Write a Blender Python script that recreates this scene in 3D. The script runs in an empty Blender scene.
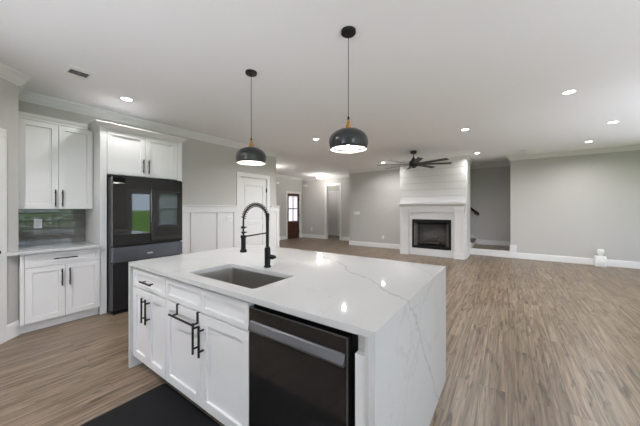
import bpy, bmesh, math
from mathutils import Vector, Matrix
PI = math.pi
scene = bpy.context.scene
COL = scene.collection
CH = 2.83                       # ceiling height

# ------------------------------------------------------------------ camera
cam = bpy.data.cameras.new('camera'); cam_o = bpy.data.objects.new('camera', cam); COL.objects.link(cam_o)
YAW = math.atan(188 / 267.0)
cam.sensor_width = 36; cam.lens = 267 / 640 * 36; cam.clip_start = .02; cam.clip_end = 300
cam.shift_y = -(213 - 208.5) / 640
cam_o.location = (0, 0, 1.38); cam_o.rotation_euler = (PI / 2, 0, YAW)
scene.camera = cam_o

# ------------------------------------------------------------------ view, world, sun
scene.view_settings.view_transform = 'Standard'; scene.view_settings.look = 'None'
scene.view_settings.gamma = 1; scene.view_settings.use_curve_mapping = False
scene.view_settings.exposure = 0.37
world = bpy.data.worlds.new('sky'); scene.world = world; world.use_nodes = True
wn = world.node_tree; bg = wn.nodes['Background']
bg.inputs[0].default_value = (.74, .86, 1.0, 1); bg.inputs[1].default_value = 4.0
sun = bpy.data.lights.new('sun', 'SUN'); sun.energy = 4; sun.angle = .03; sun.color = (1, .95, .87)
sun_o = bpy.data.objects.new('sun', sun); COL.objects.link(sun_o); sun_o.location = (0, 0, 8)
sun_o.rotation_euler = Vector((.30, -.22, -1)).to_track_quat('-Z', 'Y').to_euler()

def area(name, loc, direction, sx, sy, power, color=(1, 1, 1), shape='RECTANGLE', portal=False, spread=PI):
    l = bpy.data.lights.new(name, 'AREA'); l.shape = shape; l.size = sx
    if shape in ('RECTANGLE', 'ELLIPSE'): l.size_y = sy
    l.energy = power; l.color = color; l.spread = spread
    if portal: l.cycles.is_portal = True
    o = bpy.data.objects.new(name, l); COL.objects.link(o); o.location = loc
    o.rotation_euler = Vector(direction).to_track_quat('-Z', 'Z').to_euler()
    return o
# windows of the east wall (y0, y1, z0, z1), first and last added for light, and of the south wall, both added for light (x0, x1, z0, z1)
EASTW = [(-2.7, -.5, .75, 2.25), (.2, 3.3, .75, 2.25), (4.42, 5.30, .03, 2.10), (5.50, 6.38, .62, 2.08), (6.95, 8.55, .62, 2.08)]
ADDED_SOUTHW = [(-2.5, -.9, 1.50, 2.15), (1.9, 3.7, .55, 2.25)]
EX, SY = 4.3, -3.2
for w in EASTW[:3]:
    area('window_portal', (EX + .13, (w[0] + w[1]) / 2, (w[2] + w[3]) / 2), (-1, 0, 0), w[1] - w[0], w[3] - w[2], 1, portal=True)
for w in ADDED_SOUTHW:
    area('window_portal', ((w[0] + w[1]) / 2, SY - .13, (w[2] + w[3]) / 2), (0, 1, 0), w[1] - w[0], w[3] - w[2], 1, portal=True)
# unseen fill lamps added at the openings to brighten the ceiling
BC = (.88, .885, 1.0)
def ceiling_fill(loc, d, sx, sy, p): area('added_ceiling_fill', loc, d, sx, sy, p, BC, spread=1.35)
ceiling_fill((2.8, SY - .14, 1.2), (0, .8, 1), 1.8, 1.0, 30)
ceiling_fill((-1.5, SY - .14, 1.4), (-.1, 1.1, 1), 1.6, .7, 130)
area('cupboard_fill', (EX + .15, -1.6, 1.5), (-1, .15, 0), 2.2, 1.5, 65, (.93, .93, 1))  # unseen lamp added to brighten the left wall cupboards
ceiling_fill((EX + .14, 1.75, 1.3), (-.9, 0, 1), 3.1, .9, 48)
ceiling_fill((EX + .14, 4.86, 1.1), (-1.0, 0, 1), .86, 1.2, 40)
ceiling_fill((EX + .15, 7.75, 1.2), (-1.5, -.5, 1), 1.5, 1.1, 15)

# ------------------------------------------------------------------ materials
def mat(name, color, rough=.5, metal=0, spec=.5, emit=None, estr=0, coat=0):
    m = bpy.data.materials.new(name); m.use_nodes = True
    b = m.node_tree.nodes['Principled BSDF']
    b.inputs['Base Color'].default_value = (*color, 1); b.inputs['Roughness'].default_value = rough
    b.inputs['Metallic'].default_value = metal; b.inputs['Specular IOR Level'].default_value = spec
    b.inputs['Coat Weight'].default_value = coat
    if emit: b.inputs['Emission Color'].default_value = (*emit, 1); b.inputs['Emission Strength'].default_value = estr
    return m
def nodes(m):
    nt = m.node_tree
    return nt, nt.nodes['Principled BSDF'], (lambda t: nt.nodes.new(t)), (lambda a, b: nt.links.new(a, b))
def srgb(r, g, b):
    f = lambda c: ((c / 255 + .055) / 1.055) ** 2.4 if c > 10 else c / 255 / 12.92
    return (f(r), f(g), f(b))
def noise_bump(m, scale=200, strength=.05, dist=.001, detail=2):
    nt, b, N, L = nodes(m)
    tc = N('ShaderNodeTexCoord'); n = N('ShaderNodeTexNoise'); bp = N('ShaderNodeBump')
    n.inputs['Scale'].default_value = scale; n.inputs['Detail'].default_value = detail
    bp.inputs['Strength'].default_value = strength; bp.inputs['Distance'].default_value = dist
    L(tc.outputs['Object'], n.inputs['Vector']); L(n.outputs['Fac'], bp.inputs['Height']); L(bp.outputs[0], b.inputs['Normal'])
    return m
M = {}
M['wall'] = noise_bump(mat('greige_paint', srgb(196, 194, 191), .75, spec=.25), 350, .08)
M['ceiling'] = noise_bump(mat('ceiling_paint', (.90, .90, .905), .85, spec=.2), 300, .08)
M['trim'] = noise_bump(mat('white_trim_paint', (.775, .768, .77), .38), 60, .02)
M['cabinet'] = mat('white_cabinet_paint', (.765, .757, .765), .40)
M['inside'] = noise_bump(mat('cabinet_interior', (.50, .49, .46), .6), 40, .02)
M['black'] = noise_bump(mat('matte_black_metal', (.007, .007, .008), .42, spec=.3), 150, .03)
M['fan_black'] = noise_bump(mat('fan_black', (.02, .02, .02), .5), 80, .04)
M['shade'] = noise_bump(mat('black_enamel', (.018, .018, .02), .28, spec=.6), 120, .02)
M['lining'] = noise_bump(mat('white_lining', (.9, .9, .88), .6), 120, .02)
M['plastic'] = noise_bump(mat('white_plastic', (.85, .85, .84), .4), 120, .02)
M['slot'] = noise_bump(mat('dark_slot', (.06, .06, .06), .6), 120, .02)
M['vent_dark'] = noise_bump(mat('vent_shadow', (.03, .03, .03), .8), 120, .02)
M['louver'] = noise_bump(mat('grey_louver', (.22, .22, .22), .6), 120, .02)
M['fridge'] = noise_bump(mat('black_fridge_glass', (.008, .008, .009), .03, spec=1.0), 3, .004, .001)
M['fridge_matte'] = noise_bump(mat('black_fridge_steel', (.028, .028, .032), .32, metal=.6), 60, .02)
M['gunmetal'] = noise_bump(mat('gunmetal_steel', (.16, .17, .195), .30, metal=.85), 60, .02)
M['dw_glass'] = noise_bump(mat('black_stainless', (.016, .015, .015), .08, metal=.2), 4, .02, .002)
M['dw_bar'] = noise_bump(mat('dark_stainless', (.17, .17, .18), .33, metal=.85), 60, .02)
M['steel'] = noise_bump(mat('brushed_steel', (.44, .425, .40), .30, metal=.95), 90, .03)
M['wood_cap'] = mat('oak_cap', srgb(205, 150, 90), .45)
M['mahogany'] = mat('mahogany', srgb(92, 42, 26), .4)
M['rail'] = mat('dark_rail_wood', srgb(50, 34, 26), .4)
M['mat'] = noise_bump(mat('black_rubber', (.006, .006, .007), .65, spec=.2), 260, .35, .002)
M['brick'] = None
M['log'] = noise_bump(mat('ceramic_log', (.085, .07, .06), .9), 45, .6, .01, 5)
M['badge'] = noise_bump(mat('silver_badge', (.7, .7, .72), .3, metal=.5), 60, .02)
M['lamp'] = mat('lamp_diffuser', (1, 1, 1), .5, emit=(1, .97, .92), estr=14)
M['bulb'] = mat('bulb_glow', (1, 1, 1), .5, emit=(1, .96, .90), estr=22)
M['frost'] = mat('frosted_lamp_glass', (1, 1, 1), .4, emit=(1, .97, .93), estr=2.2)

def glass_mat():
    m = bpy.data.materials.new('clear_glass'); m.use_nodes = True
    nt = m.node_tree; b = nt.nodes['Principled BSDF']; out = nt.nodes['Material Output']
    tr = nt.nodes.new('ShaderNodeBsdfTransparent'); gl = nt.nodes.new('ShaderNodeBsdfGlossy'); mx = nt.nodes.new('ShaderNodeMixShader')
    tr.inputs[0].default_value = (.93, .95, .95, 1); gl.inputs['Roughness'].default_value = .02; mx.inputs[0].default_value = .06
    nt.links.new(tr.outputs[0], mx.inputs[1]); nt.links.new(gl.outputs[0], mx.inputs[2]); nt.links.new(mx.outputs[0], out.inputs[0]); nt.nodes.remove(b)
    return m
M['glass'] = glass_mat()
def frosted(col, name='obscure_glass'):
    m = bpy.data.materials.new(name); m.use_nodes = True
    nt = m.node_tree; b = nt.nodes['Principled BSDF']; out = nt.nodes['Material Output']
    tr = nt.nodes.new('ShaderNodeBsdfTranslucent'); gl = nt.nodes.new('ShaderNodeBsdfGlossy'); mx = nt.nodes.new('ShaderNodeMixShader')
    tr.inputs[0].default_value = col; gl.inputs['Roughness'].default_value = .1; mx.inputs[0].default_value = .06
    nt.links.new(tr.outputs[0], mx.inputs[1]); nt.links.new(gl.outputs[0], mx.inputs[2]); nt.links.new(mx.outputs[0], out.inputs[0]); nt.nodes.remove(b)
    return m
M['obscure'] = frosted((.66, .58, .62, 1)); M['shade_cloth'] = frosted((.85, .82, .84, 1), 'sheer_roller_shade')

def wood_floor():
    m = mat('oak_plank_floor', (.3, .25, .2), .36, spec=.5); nt, b, N, L = nodes(m)
    tc = N('ShaderNodeTexCoord'); sep = N('ShaderNodeSeparateXYZ'); com = N('ShaderNodeCombineXYZ')
    L(tc.outputs['Object'], sep.inputs[0]); L(sep.outputs['Y'], com.inputs['X']); L(sep.outputs['X'], com.inputs['Y'])
    br = N('ShaderNodeTexBrick'); br.offset = .37; br.offset_frequency = 3; br.squash = 1
    br.inputs['Color1'].default_value = (0, 0, 0, 1); br.inputs['Color2'].default_value = (1, 1, 1, 1)
    br.inputs['Mortar'].default_value = (.5, .5, .5, 1)
    br.inputs['Scale'].default_value = 1; br.inputs['Mortar Size'].default_value = .0016; br.inputs['Mortar Smooth'].default_value = .1
    br.inputs['Brick Width'].default_value = 1.22; br.inputs['Row Height'].default_value = .178
    L(com.outputs[0], br.inputs['Vector'])
    # per-plank shift of the grain
    sc = N('ShaderNodeVectorMath'); sc.operation = 'MULTIPLY_ADD'
    cmb = N('ShaderNodeCombineXYZ'); mul = N('ShaderNodeMath'); mul.operation = 'MULTIPLY'; mul.inputs[1].default_value = 37
    L(br.outputs['Color'], mul.inputs[0]); L(mul.outputs[0], cmb.inputs['X']); L(mul.outputs[0], cmb.inputs['Z'])
    sc.inputs[1].default_value = (.65, 15.0, 1.0)
    L(com.outputs[0], sc.inputs[0]); L(cmb.outputs[0], sc.inputs[2])
    n1 = N('ShaderNodeTexNoise'); n1.inputs['Scale'].default_value = 2.1; n1.inputs['Detail'].default_value = 7; n1.inputs['Roughness'].default_value = .65; n1.inputs['Distortion'].default_value = .6
    L(sc.outputs[0], n1.inputs['Vector'])
    sc2 = N('ShaderNodeVectorMath'); sc2.operation = 'MULTIPLY'; sc2.inputs[1].default_value = (2.0, 60.0, 1)
    L(com.outputs[0], sc2.inputs[0])
    n2 = N('ShaderNodeTexNoise'); n2.inputs['Scale'].default_value = 2.0; n2.inputs['Detail'].default_value = 4
    L(sc2.outputs[0], n2.inputs['Vector'])
    rp = N('ShaderNodeValToRGB'); e = rp.color_ramp.elements
    e[0].position = .28; e[0].color = (*srgb(78, 60, 46), 1); e[1].position = .70; e[1].color = (*srgb(172, 153, 131), 1)
    x = rp.color_ramp.elements.new(.42); x.color = (*srgb(120, 101, 83), 1)
    x = rp.color_ramp.elements.new(.54); x.color = (*srgb(148, 129, 109), 1)
    L(n1.outputs['Fac'], rp.inputs['Fac'])
    hs = N('ShaderNodeHueSaturation'); mr = N('ShaderNodeMapRange'); mr.inputs['To Min'].default_value = .66; mr.inputs['To Max'].default_value = .83
    L(br.outputs['Color'], mr.inputs['Value']); L(mr.outputs[0], hs.inputs['Value']); L(rp.outputs[0], hs.inputs['Color'])
    hs2 = N('ShaderNodeHueSaturation'); mr2 = N('ShaderNodeMapRange'); mr2.inputs['From Min'].default_value = .3; mr2.inputs['From Max'].default_value = .7
    mr2.inputs['To Min'].default_value = .76; mr2.inputs['To Max'].default_value = 1.14
    L(n2.outputs['Fac'], mr2.inputs['Value']); L(mr2.outputs[0], hs2.inputs['Value']); L(hs.outputs[0], hs2.inputs['Color'])
    # knots and dark mineral streaks
    sc3 = N('ShaderNodeVectorMath'); sc3.operation = 'MULTIPLY_ADD'; sc3.inputs[1].default_value = (2.6, 20.0, 1.0); L(com.outputs[0], sc3.inputs[0]); L(cmb.outputs[0], sc3.inputs[2])
    n4 = N('ShaderNodeTexNoise'); n4.inputs['Scale'].default_value = 1.25; n4.inputs['Detail'].default_value = 3; n4.inputs['Roughness'].default_value = .5; n4.inputs['Distortion'].default_value = .8; L(sc3.outputs[0], n4.inputs['Vector'])
    mk = N('ShaderNodeMapRange'); mk.inputs['From Min'].default_value = .57; mk.inputs['From Max'].default_value = .68; L(n4.outputs['Fac'], mk.inputs['Value'])
    mk2 = N('ShaderNodeMath'); mk2.operation = 'MULTIPLY'; mk2.inputs[1].default_value = .8; L(mk.outputs[0], mk2.inputs[0])
    kx = N('ShaderNodeMix'); kx.data_type = 'RGBA'; L(mk2.outputs[0], kx.inputs['Factor']); L(hs2.outputs[0], kx.inputs['A']); kx.inputs['B'].default_value = (*srgb(62, 47, 36), 1)
    mx = N('ShaderNodeMix'); mx.data_type = 'RGBA'; L(br.outputs['Fac'], mx.inputs['Factor']); L(kx.outputs['Result'], mx.inputs['A'])
    mx.inputs['B'].default_value = (*srgb(88, 72, 58), 1); L(mx.outputs['Result'], b.inputs['Base Color'])
    bp = N('ShaderNodeBump'); bp.inputs['Strength'].default_value = .12; bp.inputs['Distance'].default_value = .003
    L(n2.outputs['Fac'], bp.inputs['Height']); L(bp.outputs[0], b.inputs['Normal'])
    return m
M['floor'] = wood_floor()

def quartz():
    m = mat('white_veined_quartz', (.8, .8, .79), .045, spec=.4); nt, b, N, L = nodes(m)
    tc = N('ShaderNodeTexCoord')
    def vein(scale, off, width, distort):
        mp = N('ShaderNodeMapping'); mp.inputs['Location'].default_value = off; mp.inputs['Rotation'].default_value = (.4, .5, .7)
        L(tc.outputs['Object'], mp.inputs[0])
        n = N('ShaderNodeTexNoise'); n.inputs['Scale'].default_value = scale; n.inputs['Detail'].default_value = 5; n.inputs['Roughness'].default_value = .55; n.inputs['Distortion'].default_value = distort
        L(mp.outputs[0], n.inputs['Vector'])
        s = N('ShaderNodeMath'); s.operation = 'SUBTRACT'; s.inputs[1].default_value = .5; L(n.outputs['Fac'], s.inputs[0])
        a = N('ShaderNodeMath'); a.operation = 'ABSOLUTE'; L(s.outputs[0], a.inputs[0])
        r = N('ShaderNodeMapRange'); r.inputs['From Min'].default_value = 0; r.inputs['From Max'].default_value = width; r.inputs['To Min'].default_value = 1; r.inputs['To Max'].default_value = 0
        L(a.outputs[0], r.inputs['Value']); return r.outputs[0]
    v1 = vein(.7, (3.1, 1.7, .4), .009, .5); v2 = vein(1.5, (7.3, 4.2, 2.0), .005, 1.0)
    # veins fade in and out
    nm = N('ShaderNodeTexNoise'); nm.inputs['Scale'].default_value = 1.3; L(tc.outputs['Object'], nm.inputs['Vector'])
    mr = N('ShaderNodeMapRange'); mr.inputs['From Min'].default_value = .38; mr.inputs['From Max'].default_value = .62; L(nm.outputs['Fac'], mr.inputs['Value'])
    ml = N('ShaderNodeMath'); ml.operation = 'MULTIPLY'; L(v2, ml.inputs[0]); L(mr.outputs[0], ml.inputs[1])
    s1 = N('ShaderNodeMath'); s1.operation = 'MULTIPLY'; s1.inputs[1].default_value = .22; L(v1, s1.inputs[0])
    ad = N('ShaderNodeMath'); ad.operation = 'MAXIMUM'; L(s1.outputs[0], ad.inputs[0])
    m2 = N('ShaderNodeMath'); m2.operation = 'MULTIPLY'; m2.inputs[1].default_value = .3; L(ml.outputs[0], m2.inputs[0]); L(m2.outputs[0], ad.inputs[1])
    # one long vein running over the top and down the right-hand end
    dt = N('ShaderNodeVectorMath'); dt.operation = 'DOT_PRODUCT'; dt.inputs[1].default_value = (.5075, .6795, .5298); L(tc.outputs['Object'], dt.inputs[0])
    n3 = N('ShaderNodeTexNoise'); n3.inputs['Scale'].default_value = 3.0; n3.inputs['Detail'].default_value = 6; n3.inputs['Roughness'].default_value = .6; L(tc.outputs['Object'], n3.inputs['Vector'])
    q = N('ShaderNodeMath'); q.operation = 'MULTIPLY_ADD'; q.inputs[1].default_value = .20; L(n3.outputs['Fac'], q.inputs[0]); L(dt.outputs['Value'], q.inputs[2])
    q2 = N('ShaderNodeMath'); q2.operation = 'SUBTRACT'; q2.inputs[1].default_value = 1.194 + .10; L(q.outputs[0], q2.inputs[0])
    q3 = N('ShaderNodeMath'); q3.operation = 'ABSOLUTE'; L(q2.outputs[0], q3.inputs[0])
    q4 = N('ShaderNodeMapRange'); q4.inputs['From Max'].default_value = .010; q4.inputs['To Min'].default_value = .62; q4.inputs['To Max'].default_value = 0; L(q3.outputs[0], q4.inputs['Value'])
    q5 = N('ShaderNodeMath'); q5.operation = 'MAXIMUM'; L(q4.outputs[0], q5.inputs[0]); L(ad.outputs[0], q5.inputs[1]); ad = q5
    mx = N('ShaderNodeMix'); mx.data_type = 'RGBA'; mx.inputs['A'].default_value = (.58, .58, .58, 1); mx.inputs['B'].default_value = (.36, .365, .37, 1)
    L(ad.outputs[0], mx.inputs['Factor']); L(mx.outputs['Result'], b.inputs['Base Color'])
    return m
M['quartz'] = quartz()

def tile(name, c1, c2, mortar, w, h, rough, axis='YZ', bump=.35, ms=.003):
    m = mat(name, c1, rough, spec=.6); nt, b, N, L = nodes(m)
    tc = N('ShaderNodeTexCoord'); sep = N('ShaderNodeSeparateXYZ'); com = N('ShaderNodeCombineXYZ')
    L(tc.outputs['Object'], sep.inputs[0]); L(sep.outputs[axis[0]], com.inputs['X']); L(sep.outputs[axis[1]], com.inputs['Y'])
    br = N('ShaderNodeTexBrick'); br.inputs['Color1'].default_value = (*c1, 1); br.inputs['Color2'].default_value = (*c2, 1); br.inputs['Mortar'].default_value = (*mortar, 1)
    br.inputs['Scale'].default_value = 1; br.inputs['Mortar Size'].default_value = ms; br.inputs['Brick Width'].default_value = w; br.inputs['Row Height'].default_value = h
    L(com.outputs[0], br.inputs['Vector']); L(br.outputs['Color'], b.inputs['Base Color'])
    n = N('ShaderNodeTexNoise'); n.inputs['Scale'].default_value = 14; n.inputs['Detail'].default_value = 2; L(tc.outputs['Object'], n.inputs['Vector'])
    ad = N('ShaderNodeMath'); ad.operation = 'MULTIPLY_ADD'; ad.inputs[1].default_value = -.6; L(br.outputs['Fac'], ad.inputs[0]); L(n.outputs['Fac'], ad.inputs[2])
    bp = N('ShaderNodeBump'); bp.inputs['Strength'].default_value = bump; bp.inputs['Distance'].default_value = .006
    L(ad.outputs[0], bp.inputs['Height']); L(bp.outputs[0], b.inputs['Normal'])
    rr = N('ShaderNodeMapRange'); rr.inputs['To Min'].default_value = rough; rr.inputs['To Max'].default_value = .6; L(br.outputs['Fac'], rr.inputs['Value']); L(rr.outputs[0], b.inputs['Roughness'])
    return m
M['tile'] = tile('grey_glazed_tile', srgb(84, 84, 80), srgb(104, 103, 98), srgb(66, 65, 62), .305, .1015, .045)
M['brick'] = tile('firebox_brick', srgb(96, 93, 90), srgb(110, 106, 102), srgb(72, 70, 67), .2, .075, .85, 'XZ', .3)

def grained(m, c1, c2, scale, stretch):
    nt, b, N, L = nodes(m); tc = N('ShaderNodeTexCoord'); mp = N('ShaderNodeMapping'); mp.inputs['Scale'].default_value = stretch
    n = N('ShaderNodeTexNoise'); n.inputs['Scale'].default_value = scale; n.inputs['Detail'].default_value = 5; rp = N('ShaderNodeValToRGB')
    rp.color_ramp.elements[0].position = .35; rp.color_ramp.elements[0].color = (*c1, 1); rp.color_ramp.elements[1].position = .65; rp.color_ramp.elements[1].color = (*c2, 1)
    L(tc.outputs['Object'], mp.inputs[0]); L(mp.outputs[0], n.inputs['Vector']); L(n.outputs['Fac'], rp.inputs[0]); L(rp.outputs[0], b.inputs['Base Color'])
grained(M['wood_cap'], srgb(178, 122, 66), srgb(216, 165, 104), 30, (1, 1, .15))
grained(M['mahogany'], srgb(62, 34, 25), srgb(96, 56, 41), 20, (1, 1, .12))
grained(M['rail'], srgb(40, 27, 20), srgb(62, 43, 33), 20, (.1, 1, 1))
M['grass'] = mat('lawn_grass', srgb(110, 150, 60), 1, spec=0); grained(M['grass'], srgb(100, 130, 62), srgb(128, 160, 84), 6, (1, 1, 1))

# ------------------------------------------------------------------ helpers
class MB:
    def __init__(s): s.bm = bmesh.new()
    def box(s, x0, x1, y0, y1, z0, z1):
        v = [s.bm.verts.new((x, y, z)) for z in (z0, z1) for y in (y0, y1) for x in (x0, x1)]
        for f in ((0, 2, 3, 1), (4, 5, 7, 6), (0, 1, 5, 4), (2, 6, 7, 3), (0, 4, 6, 2), (1, 3, 7, 5)): s.bm.faces.new([v[i] for i in f])
        return s
    def prism(s, pts, z0, z1):                       # plan polygon between two heights
        a = [s.bm.verts.new((x, y, z0)) for x, y in pts]; b = [s.bm.verts.new((x, y, z1)) for x, y in pts]; n = len(pts)
        s.bm.faces.new(a[::-1]); s.bm.faces.new(b)
        for i in range(n): s.bm.faces.new([a[i], a[(i + 1) % n], b[(i + 1) % n], b[i]])
        return s
    def loft(s, rings, cap=True, closed=True):
        R = [[s.bm.verts.new(p) for p in r] for r in rings]; n = len(R[0])
        for a, b in zip(R, R[1:]):
            for i in range(n if closed else n - 1): s.bm.faces.new([a[i], a[(i + 1) % n], b[(i + 1) % n], b[i]])
        if cap: s.bm.faces.new(R[0][::-1]); s.bm.faces.new(R[-1])
        return s
    def lathe(s, prof, c=(0, 0, 0), n=40, cap=True, axis='Z'):
        rings = []
        for r, z in prof:
            ring = []
            for i in range(n):
                a = 2 * PI * i / n; p = Vector((r * math.cos(a), r * math.sin(a), z))
                if axis == 'X': p = Vector((p.z, p.x, p.y))
                if axis == 'Y': p = Vector((p.x, p.z, p.y))
                ring.append(p + Vector(c))
            rings.append(ring)
        return s.loft(rings, cap)
    def tube(s, pts, r, n=12, cap=True):
        pts = [Vector(p) for p in pts]; rs = r if isinstance(r, (list, tuple)) else [r] * len(pts)
        up = Vector((0, 0, 1)); t0 = (pts[1] - pts[0]).normalized()
        if abs(t0.dot(up)) > .95: up = Vector((1, 0, 0))
        u = t0.cross(up).normalized(); rings = []
        for i, p in enumerate(pts):
            t = (pts[min(i + 1, len(pts) - 1)] - pts[max(i - 1, 0)]).normalized()
            u = (u - t * u.dot(t)).normalized(); v = t.cross(u)
            rings.append([p + (u * math.cos(2 * PI * k / n) + v * math.sin(2 * PI * k / n)) * rs[i] for k in range(n)])
        return s.loft(rings, cap)
    def obj(s, name, m, parent=None, bevel=0, smooth=False, seg=2):
        bmesh.ops.recalc_face_normals(s.bm, faces=s.bm.faces)
        me = bpy.data.meshes.new(name); s.bm.to_mesh(me); s.bm.free()
        o = bpy.data.objects.new(name, me); COL.objects.link(o); me.materials.append(m)
        if parent: o.parent = parent
        if bevel:
            b = o.modifiers.new('bevel', 'BEVEL'); b.width = bevel; b.segments = seg; b.limit_method = 'ANGLE'; b.angle_limit = .6; b.harden_normals = False
        if smooth:
            for p in me.polygons: p.use_smooth = True
            if smooth != 'all':
                try: me.set_sharp_from_angle(angle=.6)
                except Exception: pass
        return o
def thing(name, label, cat, loc=(0, 0, 0), rz=0, group=None):
    o = bpy.data.objects.new(name, None); COL.objects.link(o); o.location = loc; o.rotation_euler = (0, 0, rz); o.empty_display_size = .1
    return tag(o, label, cat, group)
def tag(o, label, cat, group=None):
    o['label'] = label; o['category'] = cat
    if group: o['group'] = group
    return o
def struct(o): o['kind'] = 'structure'; return o
def sempty(name, loc=(0, 0, 0), rz=0):
    o = bpy.data.objects.new(name, None); COL.objects.link(o); o.location = loc; o.rotation_euler = (0, 0, rz); return struct(o)

def shaker(parent, x0, x1, z0, z1, yf=0, t=.02, rail=.058, name='door', m=None):
    """five piece shaker front facing -y, its face at y = yf"""
    b = MB(); y1 = yf + t; e = .0015; k = .003
    def ring(d, y): return [(x0 + d, y, z0 + d), (x1 - d, y, z0 + d), (x1 - d, y, z1 - d), (x0 + d, y, z1 - d)]
    b.loft([ring(0, y1), ring(0, yf + e), ring(e, yf), ring(rail, yf), ring(rail + k, yf + .013)])
    return b.obj(name, m or M['cabinet'], parent)
def pull(parent, x, z, length, yf, vertical=True, name='handle'):
    b = MB(); r = .0055; h = length / 2; e = h - .035; out = .034
    if vertical:
        b.box(x - r, x + r, yf - out - r, yf - out + r, z - h, z + h)
        for s in (-1, 1): b.box(x - r * .8, x + r * .8, yf - out, yf, z + s * e - r, z + s * e + r)
    else:
        b.box(x - h, x + h, yf - out - r, yf - out + r, z - r, z + r)
        for s in (-1, 1): b.box(x + s * e - r, x + s * e + r, yf - out, yf, z - r * .8, z + r * .8)
    return b.obj(name, M['black'], parent, bevel=.001)

# ------------------------------------------------------------------ room footprint (clockwise, room on the right hand side)
DX, DY = -4.379, .489
FP = [(-3.2, -.69), (DX, DY), (-4.94, DY), (-4.94, 5.03), (-8.11, 5.03), (-8.11, 10.05), (-4.93, 10.05), (-4.93, 8.95), (-2.74, 8.95),
      (-2.74, 8.26), (-.94, 8.26), (-.94, 9.26), (-2.6, 9.26), (-2.6, 10.35), (.057, 10.35), (.057, 9.2), (EX, 9.2), (EX, SY), (-3.2, SY)]
NF = len(FP)
def dirn(i):
    a = Vector(FP[i]); b = Vector(FP[(i + 1) % NF]); return (b - a).normalized()
def off(i, d):
    """corner i pushed d metres into the room"""
    d0 = dirn((i - 1) % NF); d1 = dirn(i); n0 = Vector((d0.y, -d0.x)); n1 = Vector((d1.y, -d1.x)); p = Vector(FP[i])
    return p + (n0 + n1) * (d / (1 + n0.dot(n1)))
def run(b, i, prof, s0=None, s1=None):
    """profile [(distance into room, z)] along wall i, mitred at the corners unless cut at s0 / s1"""
    a = Vector(FP[i]); t = dirn(i); n = Vector((t.y, -t.x))
    def end(c, s):
        r = []
        for d, z in prof:
            p = off(c % NF, d) if s is None else a + t * s + n * d
            r.append((p.x, p.y, z))
        return r
    b.loft([end(i, s0), end(i + 1, s1)])
def wall(name, i, openings=(), m=None):
    b = MB(); L = (Vector(FP[(i + 1) % NF]) - Vector(FP[i])).length; T = -.12
    cur = None
    for s0, s1, z0, z1 in openings:
        run(b, i, [(0, 0), (T, 0), (T, CH), (0, CH)], cur, s0)
        if z0 > 0: run(b, i, [(0, 0), (T, 0), (T, z0), (0, z0)], s0, s1)
        run(b, i, [(0, z1), (T, z1), (T, CH), (0, CH)], s0, s1)
        cur = s1
    run(b, i, [(0, 0), (T, 0), (T, CH), (0, CH)], cur, None)
    return struct(b.obj(name, m or M['wall']))
names = {0: 'wall_corner', 1: 'wall_nook', 2: 'wall_kitchen', 3: 'wall_hall', 4: 'wall_entry', 5: 'wall_foyer', 6: 'wall_return', 7: 'wall_living', 8: 'wall_chimney_left',
         9: 'wall_chimney', 10: 'wall_chimney_right', 11: 'wall_stair_front', 12: 'wall_stair_left', 13: 'wall_stair', 14: 'wall_landing', 15: 'wall_back', 16: 'wall_east', 17: 'wall_south', 18: 'wall_west'}
E0 = 9.2
DIAG = math.sqrt(2)
# openings measured along each wall
CL = (Vector(FP[1]) - Vector(FP[0])).length
op = {0: [(CL - .24 - .81, CL - .24, 0, 2.11)],
      2: [(3.875 - DY, 4.70 - DY, 0, 2.11)],
      4: [(8.965 - 5.03, 9.83 - 5.03, 0, 2.08)],
      5: [(8.11 - 6.71, 8.11 - 6.03, 0, 2.40)],
      9: [(.40, 1.42, .25, 1.0)],
      16: [(E0 - w[1], E0 - w[0], w[2], w[3]) for w in reversed(EASTW)],
      17: [(EX - w[1], EX - w[0], w[2], w[3]) for w in reversed(ADDED_SOUTHW)]}
for i, nm in names.items(): wall(nm, i, op.get(i, ()), M['trim'] if i in (8, 10) else None)
# hall beyond the cased opening
b = MB(); b.box(-8.3, -7.9, 10.17, 11.5, 0, CH); b.box(-5.5, -5.38, 10.17, 11.5, 0, CH)
struct(b.obj('wall_side_hall', M['wall']))
b = MB(); b.box(-8.3, -7.60, 11.4, 11.52, 0, CH); b.box(-6.86, -5.38, 11.4, 11.52, 0, CH); b.box(-7.60, -6.86, 11.4, 11.52, 2.19, CH)
struct(b.obj('wall_side_hall_end', M['wall']))

b = MB(); b.box(-8.3, 4.5, -3.4, 11.6, -.12, 0); struct(b.obj('floor', M['floor']))
b = MB(); b.box(-8.3, 4.5, -3.4, 11.6, CH, CH + .15); struct(b.obj('ceiling', M['ceiling']))
b = MB(); b.box(-60, 250, -150, 150, -.5, -.35); g = struct(b.obj('lawn', M['grass'])); 

# crown moulding and baseboards, one run per wall
CR = [(0, -.112), (.012, -.112), (.016, -.098), (.030, -.088), (.052, -.052), (.078, -.024), (.086, -.020), (.090, -.010), (.090, 0), (0, 0)]
CR = [(d, CH + z) for d, z in CR]
BS = [(0, 0), (.016, 0), (.016, .135), (.012, .150), (.006, .160), (0, .160)]
for i in range(NF):
    if i in (6, 8, 11, 12): continue
    b = MB(); run(b, i, CR); struct(b.obj('trim_%d' % (i + 1), M['trim'], smooth=True))
bsegs = {0: [(None, CL - 1.14), (CL - .15, CL - .0)], 2: [(2.30 - DY, 3.785 - DY), (4.79 - DY, None)], 4: [(0, 8.875 - 5.03), (9.92 - 5.03, None)], 5: [(None, 8.11 - 6.80), (8.11 - 5.94, None)],
         7: [(None, None)], 10: [(None, None)], 15: [(None, None)], 16: [(None, E0 - 5.39), (E0 - 4.33, None)], 17: [(None, None)]}
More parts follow.
